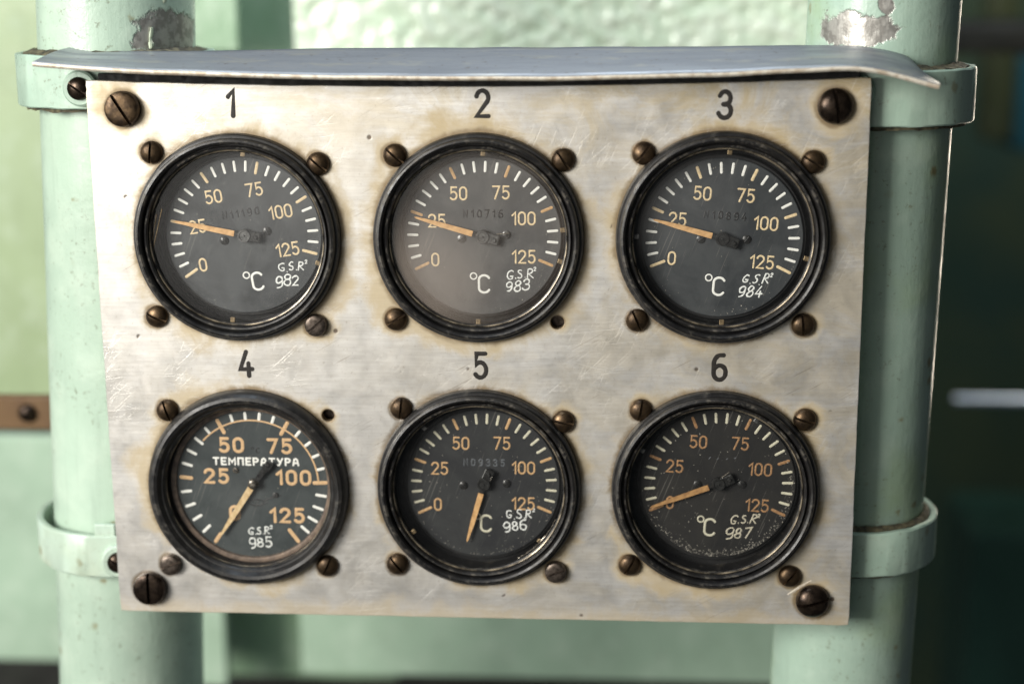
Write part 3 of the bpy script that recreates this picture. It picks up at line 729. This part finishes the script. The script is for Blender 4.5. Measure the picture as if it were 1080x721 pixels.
    for s, x, z in NP:
        bm = bmesh.new(); X, Z = R2(x, z); text(bm, s, X, Z, nh-nw, nw, 0, rot, gap=ng+nw/nh*.7, wide=1.22 if big else 1.02)
        obj('dial_number', bm, M[g['num']], dial)
    if not big:
        bm = bmesh.new(); X, Z = {0: R2(1.4, -15), 4: (.6, -13.4), 5: (-2.5, -14.6)}.get(gi, R2(.3, -15.0)); text(bm, 'C', X, Z, 5.5, .72, 0, rot, wide=.95)
        X, Z = {0: R2(-1.8, -12.6), 4: (-2.2, -11.0), 5: (-5.4, -11.9)}.get(gi, R2(-3.0, -12.5)); ribbon(bm, [(X+1.0*u, Z+1.0*v) for u, v in arc(0, 0, 1, 1, 0, 360, 20)], .42, 0)
        obj('degree_symbol', bm, M['white' if gi < 4 else g['wh']], dial)
    else:
        bm = bmesh.new(); text(bm, 'TEMQEPATYPA', 1.2, 7.7, 2.2, .62, 0, 0, gap=.48, wide=1.32)
        obj('scale_name', bm, M['white'], dial)
        bm = bmesh.new(); text(bm, 'C', 2.0, 11.5, 1.6, .35, 0, 0); ribbon(bm, [(.2+.4*u, 12.2+.4*v) for u, v in arc(0, 0, 1, 1, 0, 360, 14)], .3, 0)
        obj('degree_symbol', bm, M['serial'], dial)
        # faint stamped maker's mark: rounded body with two swept wings
        bm = bmesh.new()
        ribbon(bm, arc(.6, -6.2, 2.6, 1.0, 0, 360, 24), .35, 0); ribbon(bm, arc(.6, -5.9, 1.1, .55, 0, 360, 16), .25, -.02)
        ribbon(bm, [(3.2, -6.0), (5.2, -5.0), (7.2, -4.2), (9.0, -3.8)], .3, 0); ribbon(bm, [(-1.9, -6.0), (-3.6, -5.0), (-5.4, -4.5)], .3, 0)
        ribbon(bm, [(3.3, -5.4), (5.6, -4.5), (7.6, -4.2)], .25, 0); ribbon(bm, [(-1.2, -7.0), (.6, -7.8), (2.6, -7.2), (4.6, -6.2)], .25, 0)
        obj('stamped_mark', bm, M['serial'], dial)
    if g['serial']:
        bm = bmesh.new(); X, Z = R2(.2, 7.3); text(bm, g['serial'], X, Z, 2.15, .50, 0, rot, gap=.60, hh=.08, jit=.03, rnd=rnd)
        obj('serial_number', bm, M[g['serm']], dial)
    if gi == 5:
        bm = bmesh.new()
        for px_, z_ in ((-3.2, 8.4), (-.6, 8.2), (2.4, 8.3), (4.9, 8.6)): ribbon(bm, [(px_, z_), (px_+.4+rnd.random()*.5, z_+.5*rnd.random()+.3)], .28, 0)
        obj('serial_number', bm, M['serial_grey'], dial)
    # handwriting
    p1, p2 = {0: ((13.6, -12.0), (10.9, -16.3)), 1: ((12.2, -11.9), (10.9, -15.7)), 2: ((11.2, -12.7), (9.1, -16.8)), 3: ((1.7, -16.0), (1.5, -20.0)), 4: ((11.9, -10.0), (10.1, -14.1)), 5: ((8.9, -11.8), (6.9, -16.3))}[gi]
    wr = {0: 6, 1: 8, 2: 3, 3: 3, 4: 4, 5: 3}[gi]; sl = {0: .15, 1: .2, 2: .35, 3: .05, 4: .05, 5: .3}[gi]
    bm = bmesh.new(); hh = 2.75 if gi != 3 else 2.3; X, Z = (R2(*p1) if gi in (0, 1) else p1)
    tw = text(bm, 'G.S.R', X-.5, Z, hh, .40, 0, wr, gap=.20, slant=sl, jit=.09, wide=1.12, rnd=rnd)
    ca, sa = math.cos(math.radians(wr)), math.sin(math.radians(wr)); du, dv = tw/2+.85, 1.1
    text(bm, '2', X-.5+du*ca-dv*sa, Z+du*sa+dv*ca, 1.1, .32, 0, wr, slant=sl)
    X, Z = (R2(*p2) if gi in (0, 1) else p2)
    text(bm, WORD[gi], X, Z, 3.2 if gi != 5 else 3.5, .46, 0, wr, gap=.24, slant=sl, jit=.10, wide=1.15, rnd=rnd)
    obj('handwritten_mark', bm, M[g['ink']], dial)
    # screws on the dial face
    if big:
        small_screw(dial, -5.6, 4.7, 1.0, 0, M['silver'], -35); small_screw(dial, 7.2, -3.6, 1.0, 0, M['hubgrey'], 80)
    else:
        dk = M['hubblack'] if gi in (0, 3) else M['hubgrey'] if gi == 1 else M['hubblack']
        for k, (x, z) in enumerate(((-6.6, -.6), (7.5, .4 if gi != 1 else .7))):
            X, Z = R2(x, z); small_screw(dial, X, Z, 1.35, 0, dk, rnd.uniform(0, 180))
    # needle with hub and tail
    YN = YD-1.5; nd = g['nd']; nl = g['nl']
    npv = at(*g['piv'], YN); nroot_loc = (npv.x-cx*MM, YN*MM, npv.z-cz*MM)
    bm = bmesh.new()
    wb, wt = (1.75, .62) if not big else (2.0, .7); r0 = 3.3 if not big else 1.7
    prof = [(r0, -wb/2), (r0+.35, -wb/2-.05), (r0+(nl-r0)*.6, -wb*.42), (nl-.8, -wt/2), (nl, 0), (nl-.8, wt/2), (r0+(nl-r0)*.6, wb*.42), (r0+.35, wb/2+.05), (r0, wb/2)]
    top = [bm.verts.new((x*MM, -.22*MM, z*MM)) for x, z in prof]; botv = [bm.verts.new((x*MM, .12*MM, z*MM)) for x, z in prof]
    bm.faces.new(top); bm.faces.new(botv[::-1]); n = len(prof)
    for i in range(n): bm.faces.new((top[i], botv[i], botv[(i+1) % n], top[(i+1) % n]))
    needle = obj('needle', bm, M[g['ndm']], root, loc=nroot_loc, smooth=False); needle.rotation_euler = (0, -math.radians(nd), 0)
    bm = bmesh.new(); box(bm, 0, (r0+.5)*MM, .0*MM, .3*MM, -.55*MM, .55*MM); obj('needle_arm', bm, M['hubblack'], needle, smooth=False)
    hubm = M['silver'] if big else (M['hubgrey'] if gi in (0, 1) else M['hubblack'])
    bm = bmesh.new()
    if big: lathe(bm, [(0, -1.6), (.9, -1.5), (1.5, -1.1), (1.75, -.5), (1.8, .6)], 40)
    else: lathe(bm, [(0, -1.25), (.25, -1.25), (.35, -.85), (1.35, -.85), (1.45, -1.05), (1.95, -1.05), (2.1, -.85), (2.1, .9)], 40)
    obj('hub', bm, hubm, needle, sharp=20)
    if not big:   # counterweight block beside the hub
        bm = bmesh.new(); box(bm, 1.2*MM, 5.3*MM, -.7*MM, .5*MM, -1.7*MM, 1.7*MM, .45*MM)
        lathe(bm, [(0, -1.25), (.5, -1.25), (.7, -1.05), (.7, -.6)], 24, 3.7, 0)
        cw = obj('counterweight', bm, M['hubblack'] if gi != 1 else hubm, needle, sharp=12); cw.rotation_euler = (0, -math.radians({0: -8, 1: -15, 2: -20, 4: 65, 5: 25}[gi]-nd), 0)
        if gi in (1, 5, 4):
            bm = bmesh.new(); (a0, a1) = {1: ((4.6, 1.0), (8.2, 1.2)), 5: ((1.2, 2.6), (3.2, 4.2)), 4: ((2.3, 1.6), (2.7, 2.4))}[gi]
            ribbon(bm, [a0, a1], .45, -.9, .2); pn = obj('balance_pin', bm, M['silver'], needle); pn.rotation_euler = (0, math.radians(nd), 0)
    else:
        bm = bmesh.new(); a = math.radians(52-nd)
        prof = [(1.2, -.7), (5.5, -.95), (7.4, -1.5), (9.0, -1.3), (9.6, .0), (9.0, 1.2), (7.2, 1.1), (1.2, .7)]
        top = [bm.verts.new((x*MM, -.3*MM, z*MM)) for x, z in prof]; bo = [bm.verts.new((x*MM, .3*MM, z*MM)) for x, z in prof]
        bm.faces.new(top); bm.faces.new(bo[::-1])
        for i in range(len(prof)): bm.faces.new((top[i], bo[i], bo[(i+1) % len(prof)], top[(i+1) % len(prof)]))
        lathe(bm, [(0, -.75), (.6, -.7), (.8, -.3)], 20, 8.2, 0)
        cw = obj('counterweight', bm, M['hubblack'], needle, smooth=False); cw.rotation_euler = (0, -a, 0)
    # clips that hold the glass
    if not big:
        for a in {0: (83, 262, 345), 1: (85, 270, 8, 343), 2: (88, 272, 180, 348), 4: (215, 318, 130), 5: (60, 150)}[gi]:
            bm = bmesh.new(); box(bm, 25.6*MM, 27.25*MM, -.6*MM, .3*MM, -.75*MM, .75*MM, .2*MM)
            o = obj('glass_clip', bm, M['clip'] if rnd.random() < .6 else M['hubgrey'], root, smooth=False); o.rotation_euler = (0, -math.radians(a+rnd.uniform(-3, 3)), 0)
    if gi == 0:
        bm = bmesh.new(); q = [at(a, b, -1) for a, b in ((170.5, 221), (168, 232), (164, 250), (160, 268), (162, 284), (166, 300))]; ribbon(bm, [(p.x/MM-cx, p.z/MM-cz) for p in q], .28, -.8, .05, [1, .5, .9, .4, .7, .4])
        q = [at(a, b, -1) for a, b in ((165, 226), (162.5, 240), (160, 258), (158.5, 270))]; ribbon(bm, [(p.x/MM-cx, p.z/MM-cz) for p in q], .22, -.8, .05)
        obj('glass_crack', bm, M['clip'], root)
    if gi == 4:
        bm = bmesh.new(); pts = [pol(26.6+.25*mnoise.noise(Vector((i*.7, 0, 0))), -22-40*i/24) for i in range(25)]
        ribbon(bm, pts, .5, -.85, .12, [.25+.9*abs(mnoise.noise(Vector((i*.43, 5, 0))))+.5*math.sin(math.pi*i/24) for i in range(25)]); obj('glinting_chip_edge', bm, M['silver'], root)  # silver ribbon paints the glint of the chipped edge
    nsp = {0: 40, 1: 30, 2: 50, 3: 40, 4: 170, 5: 420}[gi]; bm = bmesh.new()
    for _ in range(nsp):
        if rnd.random() < (.75 if gi == 5 else .45): a_ = -90+rnd.gauss(12, 42); r_ = dr-.5-abs(rnd.gauss(0, 1.1))
        else: a_ = rnd.uniform(0, 360); r_ = (dr-1)*math.sqrt(rnd.random())
        X, Z = pol(r_, a_); sz_ = rnd.uniform(.06, .20)*(1.25 if gi == 5 else 1); a2 = rnd.uniform(0, 6.28)
        vs = [bm.verts.new(((ox2-ox+X+sz_*rnd.uniform(.5, 1.2)*math.cos(a2+q*1.57))*MM, (-.02-.1*rnd.random())*MM, (oz2-oz+Z+sz_*rnd.uniform(.5, 1.2)*math.sin(a2+q*1.57))*MM)) for q in range(4)]
        bm.faces.new(vs)
    sp = obj('dust_specks', bm, M['speck'], dial, smooth=False); sp['kind'] = 'stuff'
    # glass
    bm = bmesh.new(); lathe(bm, [(0, 0), (27.15, 0)], 96)
    obj('glass', bm, glass_material('gauge_glass_%s' % 'abcdef'[gi], g['dust'], (.62, .52, .44) if gi == 1 else (.5, .5, .5), {0: (10, 14, 26, .05), 1: (-16, -14, 26, .15), 2: (-12, 10, 24, .05), 3: (-2, -4, 12, .03)}.get(gi)), root, loc=(0, -.75*MM if not big else .2*MM, 0))  # warm tint of the second glass and the patches imitate reflected haze
